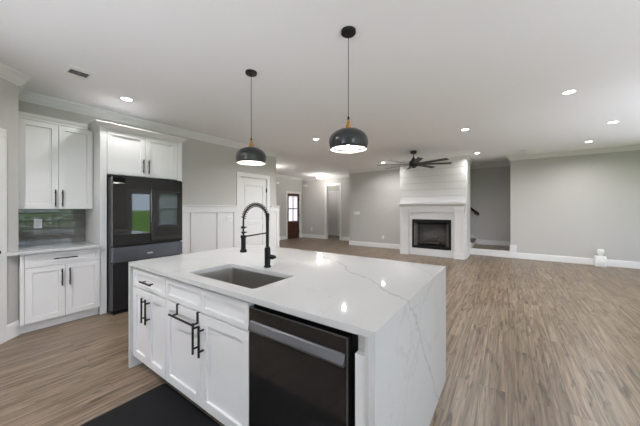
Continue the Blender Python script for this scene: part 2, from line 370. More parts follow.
bnames = {0: 'baseboard_corner', 2: 'baseboard_kitchen', 4: 'baseboard_entry', 5: 'baseboard_foyer', 7: 'baseboard_living', 10: 'baseboard_chimney', 15: 'baseboard_back', 16: 'baseboard_east', 17: 'baseboard_south'}
for i, segs in bsegs.items():
    b = MB()
    for s0, s1 in segs: run(b, i, BS, s0, s1)
    if i == 15: b.box(.040, .195, 9.182, 9.2, .16, .365)        # the step up to the landing baseboard
    struct(b.obj(bnames[i], M['trim'], smooth=True))
# raised landing with white riser, stairs rising to the left behind the chimney breast
LZ = .19
b = MB(); b.box(-.94, .057, 9.215, 10.35, 0, LZ - .025); b.box(-.94, .05, 9.185, 9.215, 0, LZ - .004); struct(b.obj('trim_20', M['trim'], bevel=.003))
b = MB(); b.box(-.94, .055, 9.20, 10.35, LZ - .024, LZ); struct(b.obj('floor_landing', M['floor'], bevel=.004))
b = MB(); b.loft([[(.056, 10.334, LZ), (.056, 10.35, LZ), (.056, 10.35, LZ + .155), (.056, 10.334, LZ + .15)], [(-.80, 10.334, LZ), (-.80, 10.35, LZ), (-.80, 10.35, LZ + .155), (-.80, 10.334, LZ + .15)]])
b.loft([[(-.80, 10.334, LZ), (-.80, 10.35, LZ), (-.80, 10.35, LZ + .16), (-.80, 10.334, LZ + .16)], [(-2.3, 10.334, LZ + .75), (-2.3, 10.35, LZ + .75), (-2.3, 10.35, LZ + 1.36), (-2.3, 10.334, LZ + 1.36)]])
struct(b.obj('baseboard_landing', M['trim']))
st = thing('staircase', 'wooden stair flight with white risers climbing left behind the white chimney breast', 'stairs', (-.94, 9.8, LZ))
for k in range(5):
    x = .05 - .27 * k
    MB().box(x - .27, x, -.50, .535, 0 if k == 0 else .0, .185 * (k + 1) - .03).obj('riser', M['trim'], st, bevel=.002)
    MB().box(x - .27, x + .025, -.51, .535, .185 * (k + 1) - .029, .185 * (k + 1)).obj('tread', M['rail'], st, bevel=.004)

# ------------------------------------------------------------------ doors and casings (built facing -y, opening centred on x)
def casing(par, w, h, c=.09, d=.02, sill=False, y=-.0, z0=0):
    b = MB(); b.box(-w / 2 - c, -w / 2, y - d, y, z0, h); b.box(w / 2, w / 2 + c, y - d, y, z0, h); b.box(-w / 2 - c, w / 2 + c, y - d, y, h, h + c)
    # jamb lining
    b.box(-w / 2, -w / 2 + .012, y, y + .12, z0, h); b.box(w / 2 - .012, w / 2, y, y + .12, z0, h); b.box(-w / 2 + .012, w / 2 - .012, y, y + .12, h - .012, h)
    return b.obj('casing', M['trim'], par, bevel=.003)
def panel_door(par, w, h, yf=.015, m=None, panels=None):
    m = m or M['trim']; x0, x1 = -w / 2 + .015, w / 2 - .015; z0, z1 = .012, h - .015; s = .11
    b = MB(); b.box(x0, x0 + s, yf, yf + .036, z0, z1); b.box(x1 - s, x1, yf, yf + .036, z0, z1)
    zs = panels or [(z0 + .2, .95), (1.10, z1 - .12)]
    edges = [z0] + [v for p in zs for v in p] + [z1]
    for k in range(0, len(edges), 2): b.box(x0 + s, x1 - s, yf, yf + .036, edges[k], edges[k + 1])
    for a, c in zs:
        b.box(x0 + s, x1 - s, yf + .014, yf + .03, a, c)
        b.box(x0 + s + .035, x1 - s - .035, yf + .006, yf + .016, a + .035, c - .035)
    return b.obj('door_panel', m, par, bevel=.003)
def hinge(par, x, z, y=-.002, m=None): return MB().box(x - .012, x + .012, y - .012, y + .014, z - .05, z + .05).obj('hinge', m or M['black'], par, bevel=.002)
def knob(par, x, z, y):
    b = MB(); b.lathe([(.028, 0), (.028, -.006), (.010, -.010), (.010, -.035), (.024, -.042), (.029, -.055), (.022, -.068), (.006, -.070)], (x, y, z), 20, axis='Y')
    return b.obj('door_knob', M['black'], par, smooth=True)
# 1 pantry door in the kitchen wall
d = sempty('door_1', (-4.94, (3.875 + 4.70) / 2, 0), PI / 2); casing(d, .825, 2.11); panel_door(d, .825, 2.11, panels=[(.22, 1.00), (1.10, 1.92)])
for z in (.28, 1.075, 1.83): hinge(d, .408, z)
knob(d, -.34, .95, .015)
# 2 mahogany front door
d = sempty('door_2', (-8.11, (8.965 + 9.83) / 2, 0), PI / 2); casing(d, .865, 2.08, .085)
w2 = .865 / 2 - .015; b = MB()
for a, c, z0, z1 in ((-w2, -w2 + .10, .01, 2.065), (w2 - .10, w2, .01, 2.065), (-w2 + .10, w2 - .10, .01, .24), (-w2 + .10, w2 - .10, .70, .80), (-w2 + .10, w2 - .10, 1.95, 2.065)): b.box(a, c, .02, .065, z0, z1)
b.box(-w2 + .10, w2 - .10, .035, .055, .24, .70); b.box(-.29, .29, .028, .036, .28, .66)
b.box(-.014, .014, .024, .062, .80, 1.95); b.box(-w2 + .1, w2 - .1, .024, .062, 1.36, 1.39)
b.obj('door_panel', M['mahogany'], d, bevel=.003)
MB().box(-w2 + .09, w2 - .09, .04, .048, .79, 1.96).obj('window_pane', M['obscure'], d)
for z in (.3, 1.05, 1.8): hinge(d, w2 + .008, z, .016)
MB().box(-w2 + .03, -w2 + .07, .0, .022, .92, 1.20).obj('door_handle', M['black'], d, bevel=.004)
MB().box(-.43, .43, -.02, .12, 0, .012).obj('threshold', M['rail'], d)
# 3 cased opening and the white door at the end of the side hall
d = sempty('door_3', ((-6.71 - 6.03) / 2, 10.05, 0)); casing(d, .68, 2.40, .10)
d = sempty('door_4', (-7.23, 11.4, 0)); casing(d, .74, 2.19, .07); panel_door(d, .74, 2.19, panels=[(.22, 1.0), (1.12, 2.0)])
for z in (.35, 1.1, 1.9): hinge(d, -.366, z)
MB().box(-.37, .37, -.01, .12, 0, .010).obj('threshold', M['rail'], d)
# 5 pantry door on the diagonal wall at the left edge
t = dirn(0); n = Vector((t.y, -t.x)); p = Vector(FP[0]) + t * (CL - .24 - .405)
d = sempty('door_5', (p.x, p.y, 0), math.atan2(t.y, t.x)); casing(d, .81, 2.11, .09); panel_door(d, .81, 2.11, panels=[(.22, 1.0), (1.1, 1.92)])
knob(d, .374, .94, .015)
# east wall: glass patio door and windows; south wall windows
def window(name, loc, rz, w, z0, z1, grid=(1, 2), shade=False):
    o = sempty(name, loc, rz); b = MB(); c = .085
    b.box(-w / 2 - c, -w / 2, -.02, 0, z0 - c, z1 + c); b.box(w / 2, w / 2 + c, -.02, 0, z0 - c, z1 + c); b.box(-w / 2, w / 2, -.02, 0, z1, z1 + c); b.box(-w / 2, w / 2, -.035, 0, z0 - c, z0)
    b.obj('casing', M['trim'], o, bevel=.003)
    b = MB(); f = .05
    b.box(-w / 2, -w / 2 + f, .03, .09, z0, z1); b.box(w / 2 - f, w / 2, .03, .09, z0, z1); b.box(-w / 2 + f, w / 2 - f, .03, .09, z0, z0 + f); b.box(-w / 2 + f, w / 2 - f, .03, .09, z1 - f, z1)
    for k in range(1, grid[0]): x = -w / 2 + w * k / grid[0]; b.box(x - .02, x + .02, .035, .085, z0 + f, z1 - f)
    for k in range(1, grid[1]): z = z0 + (z1 - z0) * k / grid[1]; b.box(-w / 2 + f, w / 2 - f, .035, .085, z - .02, z + .02)
    b.obj('window_frame', M['trim'], o, bevel=.002)
    MB().box(-w / 2 + f / 2, w / 2 - f / 2, .058, .063, z0 + f / 2, z1 - f / 2).obj('window_pane', M['glass'], o)
    if shade: MB().box(-w / 2 + .01, w / 2 - .01, .010, .014, z0 + .01, z1 - .005).obj('roller_shade', M['shade_cloth'], o)
    return o
w = EASTW[1]; window('window_1', (EX, (w[0] + w[1]) / 2, 0), -PI / 2, w[1] - w[0], w[2], w[3], (3, 2))
w = EASTW[0]; window('window_5', (EX, (w[0] + w[1]) / 2, 0), -PI / 2, w[1] - w[0], w[2], w[3], (2, 2))  # unseen window added for light on the left wall cupboards
w = EASTW[4]; window('window_6', (EX, (w[0] + w[1]) / 2, 0), -PI / 2, w[1] - w[0], w[2], w[3], (2, 2))  # unseen window added to brighten the far ceiling
w = EASTW[3]; window('window_2', (EX, (w[0] + w[1]) / 2, 0), -PI / 2, w[1] - w[0], w[2], w[3], (1, 2), True)
for k, w in enumerate(ADDED_SOUTHW): window('window_%d' % (k + 3), ((w[0] + w[1]) / 2, SY, 0), PI, w[1] - w[0], w[2], w[3], (2, 2))  # unseen windows added to bring in more light
w = EASTW[2]; d = sempty('door_6', (EX, (w[0] + w[1]) / 2, 0), -PI / 2); W_ = w[1] - w[0]; casing(d, W_, w[3], z0=.0)
b = MB(); b.box(-W_ / 2 + .012, -W_ / 2 + .11, .03, .07, .03, w[3] - .012); b.box(W_ / 2 - .11, W_ / 2 - .012, .03, .07, .03, w[3] - .012); b.box(-W_ / 2 + .11, W_ / 2 - .11, .03, .07, .03, .25); b.box(-W_ / 2 + .11, W_ / 2 - .11, .03, .07, w[3] - .12, w[3] - .012)
b.obj('door_panel', M['trim'], d, bevel=.003)
MB().box(-W_ / 2 + .10, W_ / 2 - .10, .048, .053, .24, w[3] - .11).obj('window_pane', M['glass'], d)
knob(d, -W_ / 2 + .06, .95, .03)

# ------------------------------------------------------------------ wainscot right of the refrigerator
b = MB(); b.box(-4.94, -4.926, 2.27, 3.785, .0, 1.42); b.box(-4.926, -4.905, 2.27, 3.785, 1.30, 1.425); b.box(-4.94, -4.885, 2.27, 3.785, 1.425, 1.447)
for y in (2.30, 2.725, 3.285): b.box(-4.926, -4.908, y, y + .10, .16, 1.30)
b.box(-4.926, -4.908, 3.70, 3.785, .16, 1.30)
b.box(-4.94, -4.926, 4.79, 5.03, .0, 1.42); b.box(-4.926, -4.905, 4.79, 5.12, 1.30, 1.425); b.box(-4.94, -4.885, 4.79, 5.13, 1.425, 1.447)
b.box(-4.926, -4.908, 4.79, 4.84, .16, 1.30); b.box(-4.926, -4.908, 5.02, 5.12, 0, 1.30); b.box(-5.04, -4.926, 5.03, 5.11, 0, 1.425)
struct(b.obj('trim_21', M['trim'], bevel=.003))

# ------------------------------------------------------------------ shiplap on the chimney breast
b = MB(); z = CH - .112; pitch = .196
while z > .01:
    z0 = max(z - pitch + .010, 0)
    for a, c in (((-2.74, -2.30), (-1.35, -.94)) if z0 < 1.0 else ((-2.74, -.94),)):
        b.box(a, c, 8.244, 8.2605, z0, z)
    z -= pitch
struct(b.obj('trim_22', M['trim'], bevel=.002))
b = MB(); b.box(-.94, -.925, 8.244, 9.2, .16, CH - .1); b.box(-2.755, -2.74, 8.244, 8.95, .0, CH - .1); struct(b.obj('trim_23', M['trim'], bevel=.002))

# ------------------------------------------------------------------ fireplace surround
fp = thing('fireplace_mantel', 'white fireplace mantel with fluted legs on the shiplap chimney breast', 'mantel', (-1.83, 8.24, 0))
b = MB()
# field around the insert
b.box(-.70, -.535, -.05, 0, 0, 1.28); b.box(.535, .70, -.05, 0, 0, 1.28); b.box(-.535, .535, -.05, 0, 0, .209); b.box(-.535, .535, -.05, 0, 1.061, 1.28)
b.obj('surround_panel', M['trim'], fp, bevel=.002)
for s in (-1, 1):
    b = MB(); xa, xb = (s * .62, s * .86) if s > 0 else (s * .86, s * .62)
    b.box(xa, xb, -.13, 0, .16, 1.33); b.box(xa - .012, xb + .012, -.155, 0, 0, .16); b.box(xa - .012, xb + .012, -.155, 0, 1.33, 1.37)
    xm = (xa + xb) / 2
    for k in (-1, 1): b.box(xm + k * .088 - .022, xm + k * .088 + .022, -.152, -.13, .16, 1.33)
    b.obj('leg', M['trim'], fp, bevel=.003)
b = MB(); b.box(-.86, .86, -.09, 0, 1.28, 1.46); b.box(-.62, .62, -.115, -.09, 1.28, 1.305); b.box(-.62, .62, -.115, -.09, 1.41, 1.46)
for x in (-.62, -.22, .18, .58): b.box(x, x + .04, -.112, -.09, 1.305, 1.41)
b.box(-.62, .62, -.085, -.05, 1.20, 1.225)
b.obj('frieze', M['trim'], fp, bevel=.002)
MB().loft([[(-.87, -.11, 1.44), (.87, -.11, 1.44), (.87, 0, 1.44), (-.87, 0, 1.44)], [(-.89, -.15, 1.475), (.89, -.15, 1.475), (.89, 0, 1.475), (-.89, 0, 1.475)], [(-.905, -.165, 1.50), (.905, -.165, 1.50), (.905, 0, 1.50), (-.905, 0, 1.50)]]).obj('cornice', M['trim'], fp)
MB().box(-.915, .915, -.19, 0, 1.50, 1.535).obj('shelf', M['trim'], fp, bevel=.004)
fi = thing('fireplace_insert', 'black framed gas fireplace insert set in the white mantel', 'fireplace', (-1.83, 8.19, .21))
b = MB(); W2 = .533
b.box(-W2, W2, -.02, .04, .780, .850); b.box(-W2, W2, -.02, .04, 0, .075); b.box(-W2, -W2 + .06, -.02, .04, .075, .780); b.box(W2 - .06, W2, -.02, .04, .075, .780)
b.box(-.473, .473, -.012, .02, .755, .768)
b.obj('frame', M['black'], fi, bevel=.003)
b = MB(); b.box(-.473, -.40, .08, .40, .06, .74); b.box(.40, .473, .08, .40, .06, .74); b.box(-.40, .40, .40, .42, .06, .74)
b.obj('brick_liner', M['brick'], fi)
b = MB(); b.box(-.44, .44, .04, .42, .045, .06); b.box(-.44, .44, .04, .42, .715, .73); b.box(-.44, .44, .42, .425, .06, .715); b.obj('firebox', M['black'], fi)
MB().box(-.30, .30, .14, .20, .06, .10).obj('burner', M['black'], fi)
lg = thing('gas_log_set', 'charred ceramic logs on a grate inside the black fireplace insert', 'logs', (-1.83, 8.42, .275))
for p0, p1, r in (((-.27, .02, .09), (.27, .05, .10), .045), ((-.22, -.05, .08), (.20, -.06, .085), .035), ((-.20, -.06, .14), (.04, .07, .20), .03), ((.22, -.05, .13), (-.02, .06, .21), .03), ((-.05, -.06, .15), (.16, .02, .22), .024)):
    P0, P1 = Vector(p0), Vector(p1); pts = [P0.lerp(P1, k / 6) + Vector((0, 0, .008 * math.sin(k * 2.3))) for k in range(7)]
    MB().tube(pts, [r * (.85 + .15 * math.sin(k * 1.7 + r * 90)) for k in range(7)], 10).obj('log', M['log'], lg, smooth='all')
b = MB()
for k in range(6): x = -.25 + .1 * k; b.box(x - .006, x + .006, -.10, .12, .02, .035); b.box(x - .006, x + .006, -.10, -.088, .02, .08)
b.box(-.27, .27, -.06, -.045, .0, .02); b.box(-.27, .27, .07, .085, .0, .02)
b.obj('grate', M['black'], lg)

# handrail on the landing wall
hr = thing('stair_handrail', 'dark wooden handrail descending on the grey wall above the landing', 'handrail', (-.80, 10.35, 0))
b = MB(); b.loft([[(x, -.075 + a, 1.215 + (-x) * .80 + c) for a, c in ((-.03, -.045), (.03, -.045), (.038, .01), (.022, .04), (-.022, .04), (-.038, .01))] for x in (.02, -1.5)])
b.obj('rail', M['rail'], hr, bevel=.004)
MB().tube([(-.10, 0, 1.20), (-.10, -.06, 1.21), (-.10, -.075, 1.27)], .008, 8).obj('bracket', M['black'], hr, smooth=True)

# ------------------------------------------------------------------ kitchen: left wall cupboards (local: front faces -y, x runs along the wall)
RZ = PI / 2
# wall cupboard: world y .505..1.185, front at x -4.58
uc = thing('hanging_cabinet', 'white two-door wall cupboard hung over the grey tile splashback', 'cabinet', (-4.58, .845, 1.373), RZ)
W2 = .339
b = MB(); b.box(-W2, W2, .02, .355, 0, 1.058); b.obj('body', M['cabinet'], uc, bevel=.001)
for s in (-1, 1):
    x0, x1 = (-W2 + .003, -.002) if s < 0 else (.002, W2 - .003)
    dr = shaker(uc, x0, x1, .004, 1.045, 0); pull(dr, s * .032, .135, .21, 0)
b = MB(); b.loft([[(-W2, y + dy, z) for y, z in ()] for dy in ()]) if 0 else None
prof = [(.02, 1.05), (.0, 1.05), (-.004, 1.07), (-.028, 1.098), (-.034, 1.115), (.02, 1.115)]
MB().loft([[(-W2 , y, z) for y, z in prof], [(W2 - .055, y, z) for y, z in prof]]).obj('crown_molding', M['cabinet'], uc)

# base cupboard
bc = thing('base_cabinet', 'white base cupboard with one drawer and two doors beneath the splashback', 'cabinet', (-4.31, .855, 0), RZ)
b = MB(); b.box(-.331, .331, .02, .61, .105, .883); b.box(-.362, -.331, .003, .6, .105, .883); b.obj('body', M['cabinet'], bc, bevel=.001)
MB().box(-.36, .331, .075, .60, 0, .104).obj('toe_kick', M['cabinet'], bc)
df = shaker(bc, -.328, .328, .728, .868, 0, rail=.038, name='drawer'); pull(df, .0, .80, .21, 0, False)
for s in (-1, 1):
    x0, x1 = (-.328, -.002) if s < 0 else (.002, .328)
    dr = shaker(bc, x0, x1, .112, .720, 0); pull(dr, s * .034, .575, .20, 0)
b = MB(); b.prism([(-4.92, DY + .004), (DX + .001, DY + .004), (-4.25, .3635), (-4.25, 1.186), (-4.92, 1.186)], .885, .915)
tag(b.obj('countertop', M['quartz'], bevel=.003), 'short white quartz worktop on the left wall below the tile splashback', 'countertop')
b = MB(); b.box(-4.939, -4.926, DY + .002, 1.186, .916, 1.372)
tag(b.obj('tile_backsplash', M['tile']), 'glossy grey brick-pattern tile splashback under the wall cupboard', 'backsplash')
o = thing('electrical_outlet', 'white double outlet plate on the grey tile splashback', 'outlet', (-4.9255, .716, 1.185), RZ)
MB().box(-.037, .037, -.006, 0, -.058, .058).obj('cover_plate', M['plastic'], o, bevel=.002)
b = MB(); b.box(-.016, .016, -.009, -.006, .008, .042); b.box(-.016, .016, -.009, -.006, -.042, -.008); b.obj('socket', M['trim'], o, bevel=.001)
for z in (.026, -.024):
    for x in (-.007, .005): MB().box(x, x + .002, -.0095, -.009, z - .006, z + .006).obj('slot', M['slot'], o)

# refrigerator enclosure: side panels y 1.19..1.262 and 2.184..2.256, front x -4.33
rc = thing('refrigerator_surround', 'tall white enclosure of side panels and two cupboard doors around the black refrigerator', 'cabinet', (-4.33, 1.723, 0), RZ)
for s in (-1, 1):
    x0, x1 = (-.533, -.461) if s < 0 else (.461, .533)
    MB().box(x0, x1, 0, .609, 0, 2.44).obj('side_panel', M['cabinet'], rc, bevel=.002)
MB().box(-.4605, .4605, .02, .609, 1.835, 2.44).obj('body', M['cabinet'], rc, bevel=.001)
for s in (-1, 1):
    x0, x1 = (-.457, -.002) if s < 0 else (.002, .457)
    dr = shaker(rc, x0, x1, 1.842, 2.425, 0); pull(dr, s * .035, 1.985, .20, 0)
prof = [(0, 2.436), (-.006, 2.45), (-.040, 2.485), (-.055, 2.50), (-.055, 2.512)]
rings = []
for dd, z in [(-p[0], p[1]) for p in prof]: rings.append([(-.533 - dd, -dd, z), (.533 + dd, -dd, z), (.533 + dd, .609, z), (-.533 - dd, .609, z)])
MB().loft(rings).obj('crown_molding', M['cabinet'], rc)

# refrigerator: front x -4.15, y 1.272..2.168
rf = thing('refrigerator', 'black glass french-door refrigerator with a gunmetal middle drawer', 'refrigerator', (-4.15, 1.72, 0), RZ)
MB().box(-.448, .448, .065, .76, .03, 1.79).obj('body', M['fridge_matte'], rf, bevel=.004)
for s in (-1, 1):
    x0, x1 = (-.448, -.003) if s < 0 else (.003, .448)
    dr = MB().box(x0, x1, .0, .06, .885, 1.795).obj('door', M['fridge'], rf, bevel=.004)
MB().box(-.448, .448, .0, .06, .675, .868).obj('drawer', M['gunmetal'], rf, bevel=.004)
bd = MB().box(-.045, .025, -.0015, 0, .745, .765).obj('badge', M['badge'], rf)
MB().box(-.448, .448, .0, .06, .05, .662).obj('freezer_drawer', M['fridge_matte'], rf, bevel=.004)
b = MB(); b.box(-.44, .44, .02, .70, .0, .03); b.obj('base_grille', M['black'], rf)
for x in (.34, -.44): MB().box(x, x + .10, .02, .10, 1.795, 1.81).obj('hinge_cover', M['black'], rf)
# plate on the wainscot
o = thing('light_switch', 'white double switch plate on the panelled wainscot beside the refrigerator', 'switch', (-4.9255, 3.60, 1.165), RZ)
MB().box(-.085, .085, -.006, 0, -.055, .055).obj('cover_plate', M['plastic'], o, bevel=.002)
for x in (-.046, 0, .046): MB().box(x - .012, x + .012, -.010, -.006, -.03, .03).obj('rocker', M['trim'], o, bevel=.002)

# ------------------------------------------------------------------ island
IX0, IX1, IY0, IY1, IZ = -2.700, -.408, .940, 2.340, .915
def rrect(x0, x1, y0, y1, r, n=6):
    pts = []
    for cx, cy, a0 in ((x1 - r, y1 - r, 0), (x0 + r, y1 - r, PI / 2), (x0 + r, y0 + r, PI), (x1 - r, y0 + r, 1.5 * PI)):
        for k in range(n + 1): a = a0 + PI / 2 * k / n; pts.append((cx + r * math.cos(a), cy + r * math.sin(a)))
    return pts
SKX0, SKX1, SKY0, SKY1 = -1.905, -1.200, 1.035, 1.412
it = thing('island_countertop', 'white veined quartz island top with waterfall ends and sink cut-out', 'countertop', (0, 0, 0))
bm = bmesh.new(); fc = (FX, FY) = (-1.563, 1.495)
outer = [(IX0, IY0), (IX1, IY0), (IX1, IY1), (IX0, IY1)]; inner = rrect(SKX0, SKX1, SKY0, SKY1, .03)
ed = []
for loop in (outer, inner):
    vs = [bm.verts.new((x, y, IZ)) for x, y in loop]
    ed += [bm.edges.new((vs[i], vs[(i + 1) % len(vs)])) for i in range(len(vs))]
bmesh.ops.triangle_fill(bm, use_beauty=True, edges=ed)
bmesh.ops.dissolve_limit(bm, angle_limit=.01, verts=bm.verts, edges=bm.edges, delimit=set()) if 0 else None
r = bmesh.ops.extrude_face_region(bm, geom=bm.faces[:])
for v in [g_ for g_ in r['geom'] if isinstance(g_, bmesh.types.BMVert)]: v.co.z = IZ - .030
mb = MB(); mb.bm.free(); mb.bm = bm; mb.obj('slab', M['quartz'], it)
MB().box(IX0, IX0 + .03, IY0, IY1, 0, IZ - .030).obj('waterfall_panel', M['quartz'], it)
MB().box(IX1 - .03, IX1, IY0, IY1, 0, IZ - .030).obj('waterfall_panel', M['quartz'], it)

YF = .962
# drawer cupboard (24 in)
c1 = thing('island_drawer_cabinet', 'white island cupboard with one drawer and two doors at the refrigerator end', 'cabinet', (-2.37, YF, 0))
xa, xb = -.298, .286
b = MB(); b.box(xa, xb, .02, .60, .10, .883); b.obj('body', M['cabinet'], c1, bevel=.001)
MB().box(xa, xb, .085, .60, 0, .099).obj('toe_kick', M['cabinet'], c1)
df = shaker(c1, xa + .003, xb - .003, .712, .866, 0, rail=.036, name='drawer'); pull(df, .02, .785, .20, 0, False)
xm = (xa + xb) / 2
for s in (-1, 1):
    x0, x1 = (xa + .003, xm - .002) if s < 0 else (xm + .002, xb - .003)
    dr = shaker(c1, x0, x1, .103, .702, 0); pull(dr, xm + s * .034, .56, .20, 0)
# sink cupboard (36 in), hollow for the bowl
c2 = thing('island_sink_cabinet', 'white double-door sink cupboard in the island beneath the steel sink', 'cabinet', (-1.616, YF, 0))
xa, xb = -.466, .466
b = MB(); b.box(xa, xa + .018, .02, .60, .10, .883); b.box(xb - .018, xb, .02, .60, .10, .883); b.box(xa + .018, xb - .018, .582, .60, .10, .883); b.box(xa + .018, xb - .018, .02, .582, .10, .118); b.box(xa + .018, xb - .018, .02, .038, .70, .883)
b.obj('body', M['cabinet'], c2, bevel=.001)
MB().box(xa, xb, .085, .60, 0, .099).obj('toe_kick', M['cabinet'], c2)
for s in (-1, 1):
    x0, x1 = (xa + .003, -.002) if s < 0 else (.002, xb - .003)
    shaker(c2, x0, x1, .712, .866, 0, rail=.036, name='false_drawer_front')
    dr = shaker(c2, x0, x1, .103, .702, 0); pull(dr, s * .034, .545, .20, 0)
# towel bar hooked over the left sink door
tb = thing('over_door_towel_bar', 'black towel bar hooked over the left door of the sink cupboard', 'towel bar', (-1.775, YF, .70))
for x in (-.135, .125):
    b = MB(); b.box(x - .011, x + .011, -.004, -.001, -.065, .0045); b.box(x - .011, x + .011, -.001, .023, .0025, .0045); b.box(x - .011, x + .011, .0205, .023, -.04, .0025); b.box(x - .011, x + .011, -.036, -.004, -.067, -.062)
    b.obj('hook', M['black'], tb)
MB().box(-.175, .150, -.046, -.036, -.070, -.058).obj('bar', M['black'], tb, bevel=.002)
# back of the island and end filler
pb = thing('island_back_panel', 'white panelling closing the seating side and dishwasher end of the island', 'panel', (0, 0, 0))
MB().box(-2.668, -.440, 1.60, 1.62, 0, .883).obj('back', M['cabinet'], pb)
b = MB(); b.box(-.506, -.441, YF + .002, 1.58, 0, .795); b.box(-.506, -.441, YF + .030, 1.58, .795, .883); b.box(-.462, -.4405, YF - .006, YF + .10, 0, .883)
b.obj('end_filler', M['cabinet'], pb, bevel=.002)
# dishwasher
dw = thing('dishwasher', 'black stainless dishwasher with a pocket bar handle in the island', 'dishwasher', (-.83, YF, 0))
xa, xb = -.316, .318
b = MB(); b.box(xa, xb, .035, .60, .10, .875); b.obj('body', M['black'], dw)
MB().box(xa, xb, .085, .58, 0, .099).obj('toe_kick', M['black'], dw)
MB().box(xa + .002, xb - .022, -.004, .034, .112, .852).obj('door', M['dw_glass'], dw, bevel=.003)
b = MB(); n = 14; rings = []
prof = [(-.004, .730), (-.020, .730), (-.024, .736), (-.024, .744), (-.012, .777), (-.004, .782)]
for x in (xa + .018, xb - .034): rings.append([(x, y, z) for y, z in prof])
b.loft(rings); b.obj('handle', M['dw_bar'], dw, bevel=.001)
b = MB(); b.box(xb - .030, xb - .022, -.006, -.004, .112, .852); b.box(xa + .002, xb - .022, -.006, -.004, .846, .852); b.obj('edge_trim', M['dw_bar'], dw)

# sink
sk = thing('kitchen_sink', 'undermount stainless steel single bowl sink in the island top', 'sink', ((SKX0 + SKX1) / 2, (SKY0 + SKY1) / 2, .885))
hw, hd = (SKX1 - SKX0) / 2, (SKY1 - SKY0) / 2; b = MB(); rings = []
for e, r_, z in ((.030, .05, -.002), (.006, .036, -.002), (.004, .034, -.02), (.001, .034, -.20), (-.012, .040, -.218), (-.035, .05, -.224)):
    rings.append([(x, y, z) for x, y in rrect(-hw - e, hw + e, -hd - e, hd + e, r_, 6)])
R = rings; b.loft(R, cap=False); b.bm.verts.ensure_lookup_table(); b.bm.faces.new(b.bm.verts[-len(R[-1]):])
o = b.obj('bowl', M['steel'], sk, smooth=True); sm = o.modifiers.new('solid', 'SOLIDIFY'); sm.thickness = .0015; sm.offset = 0
MB().lathe([(.045, 0), (.045, .002), (.03, .002), (.026, -.002)], (0, .03, -.2225), 24).obj('drain', M['dw_bar'], sk, smooth=True)

# faucet
fa = thing('kitchen_faucet', 'matte black spring-neck faucet standing behind the island sink', 'faucet', (FX, FY, .915))
MB().lathe([(.030, 0), (.030, .010), (.0235, .014), (.0235, .150), (.019, .156), (.0135, .16)], n=28).obj('base', M['black'], fa, smooth=True)
MB().lathe([(.0125, .155), (.0125, .40), (.0155, .40), (.0155, .425), (.010, .428)], n=20).obj('riser', M['black'], fa, smooth=True)
RA = .118; zc = .378
def arc(k):      # 0..1 from riser top over to the spray head
    if k < .12: return Vector((0, 0, .40 - .0 + (k / .12) * 0)) + Vector((0, 0, -.022 + .0 * k))
    return Vector((0, 0, 0))
path = [Vector((0, 0, .378))] + [Vector((0, -RA + RA * math.cos(a), .378 + RA * math.sin(a) * .98)) for a in [PI * k / 28 for k in range(29)]] + [Vector((0, -2 * RA, .378 - k * .0145)) for k in range(1, 9)]
MB().tube(path[1:], .0062, 10).obj('hose', M['black'], fa, smooth=True)
# spring coil wound on the hose
lens = [0]
for a, c in zip(path[1:], path[2:]): lens.append(lens[-1] + (c - a).length)
tot = lens[-10]; pts = []; turns = 20; N_ = turns * 10
for k in range(N_ + 1):
    s_ = tot * k / N_; j = 0
    while j < len(lens) - 2 and lens[j + 1] < s_: j += 1
    f_ = (s_ - lens[j]) / (lens[j + 1] - lens[j]); p = path[1 + j].lerp(path[2 + j], f_); tt = (path[2 + j] - path[1 + j]).normalized()
    u = Vector((1, 0, 0)); v = tt.cross(u); a = 2 * PI * turns * k / N_
    pts.append(p + (u * math.cos(a) + v * math.sin(a)) * .0155)
MB().tube(pts, .0026, 5).obj('spring_coil', M['black'], fa, smooth=True)
b = MB(); b.lathe([(.012, .262), (.0165, .258), (.0165, .175), (.024, .165), (.024, .150), (.015, .148)], (0, -2 * RA, 0), 20)
b.obj('spray_head', M['black'], fa, smooth=True)
b = MB(); b.tube([(0, 0, .272), (0, -2 * RA + .01, .262)], .0055, 8); b.lathe([(.020, .252), (.020, .272)], (0, -2 * RA, 0), 16); b.obj('holder_arm', M['black'], fa, smooth=True)
for z in (.322, .285):
    b = MB(); b.lathe([(.014, z), (.014, z + .013)], (0, -2 * RA, 0), 12); b.box(-.004, .004, -2 * RA + .01, -2 * RA + .028, z + .003, z + .011); b.obj('hose_clip', M['black'], fa)
b = MB(); b.lathe([(.017, .015), (.019, .035), (.019, .062), (.014, .066)], (0, 0, .085), 18, axis='X'); b.tube([(.060, 0, .085), (.082, 0, .088), (.086, 0, .092)], [.013, .013, .008], 12); b.obj('lever_handle', M['black'], fa, smooth=True)

# mat
b = MB(); b.prism(rrect(-2.205, -.35, .415, 1.018, .02, 4), .0, .014)
tag(b.obj('floor_mat', M['mat'], bevel=.005), 'black textured rubber mat on the floor along the island cupboards', 'mat')

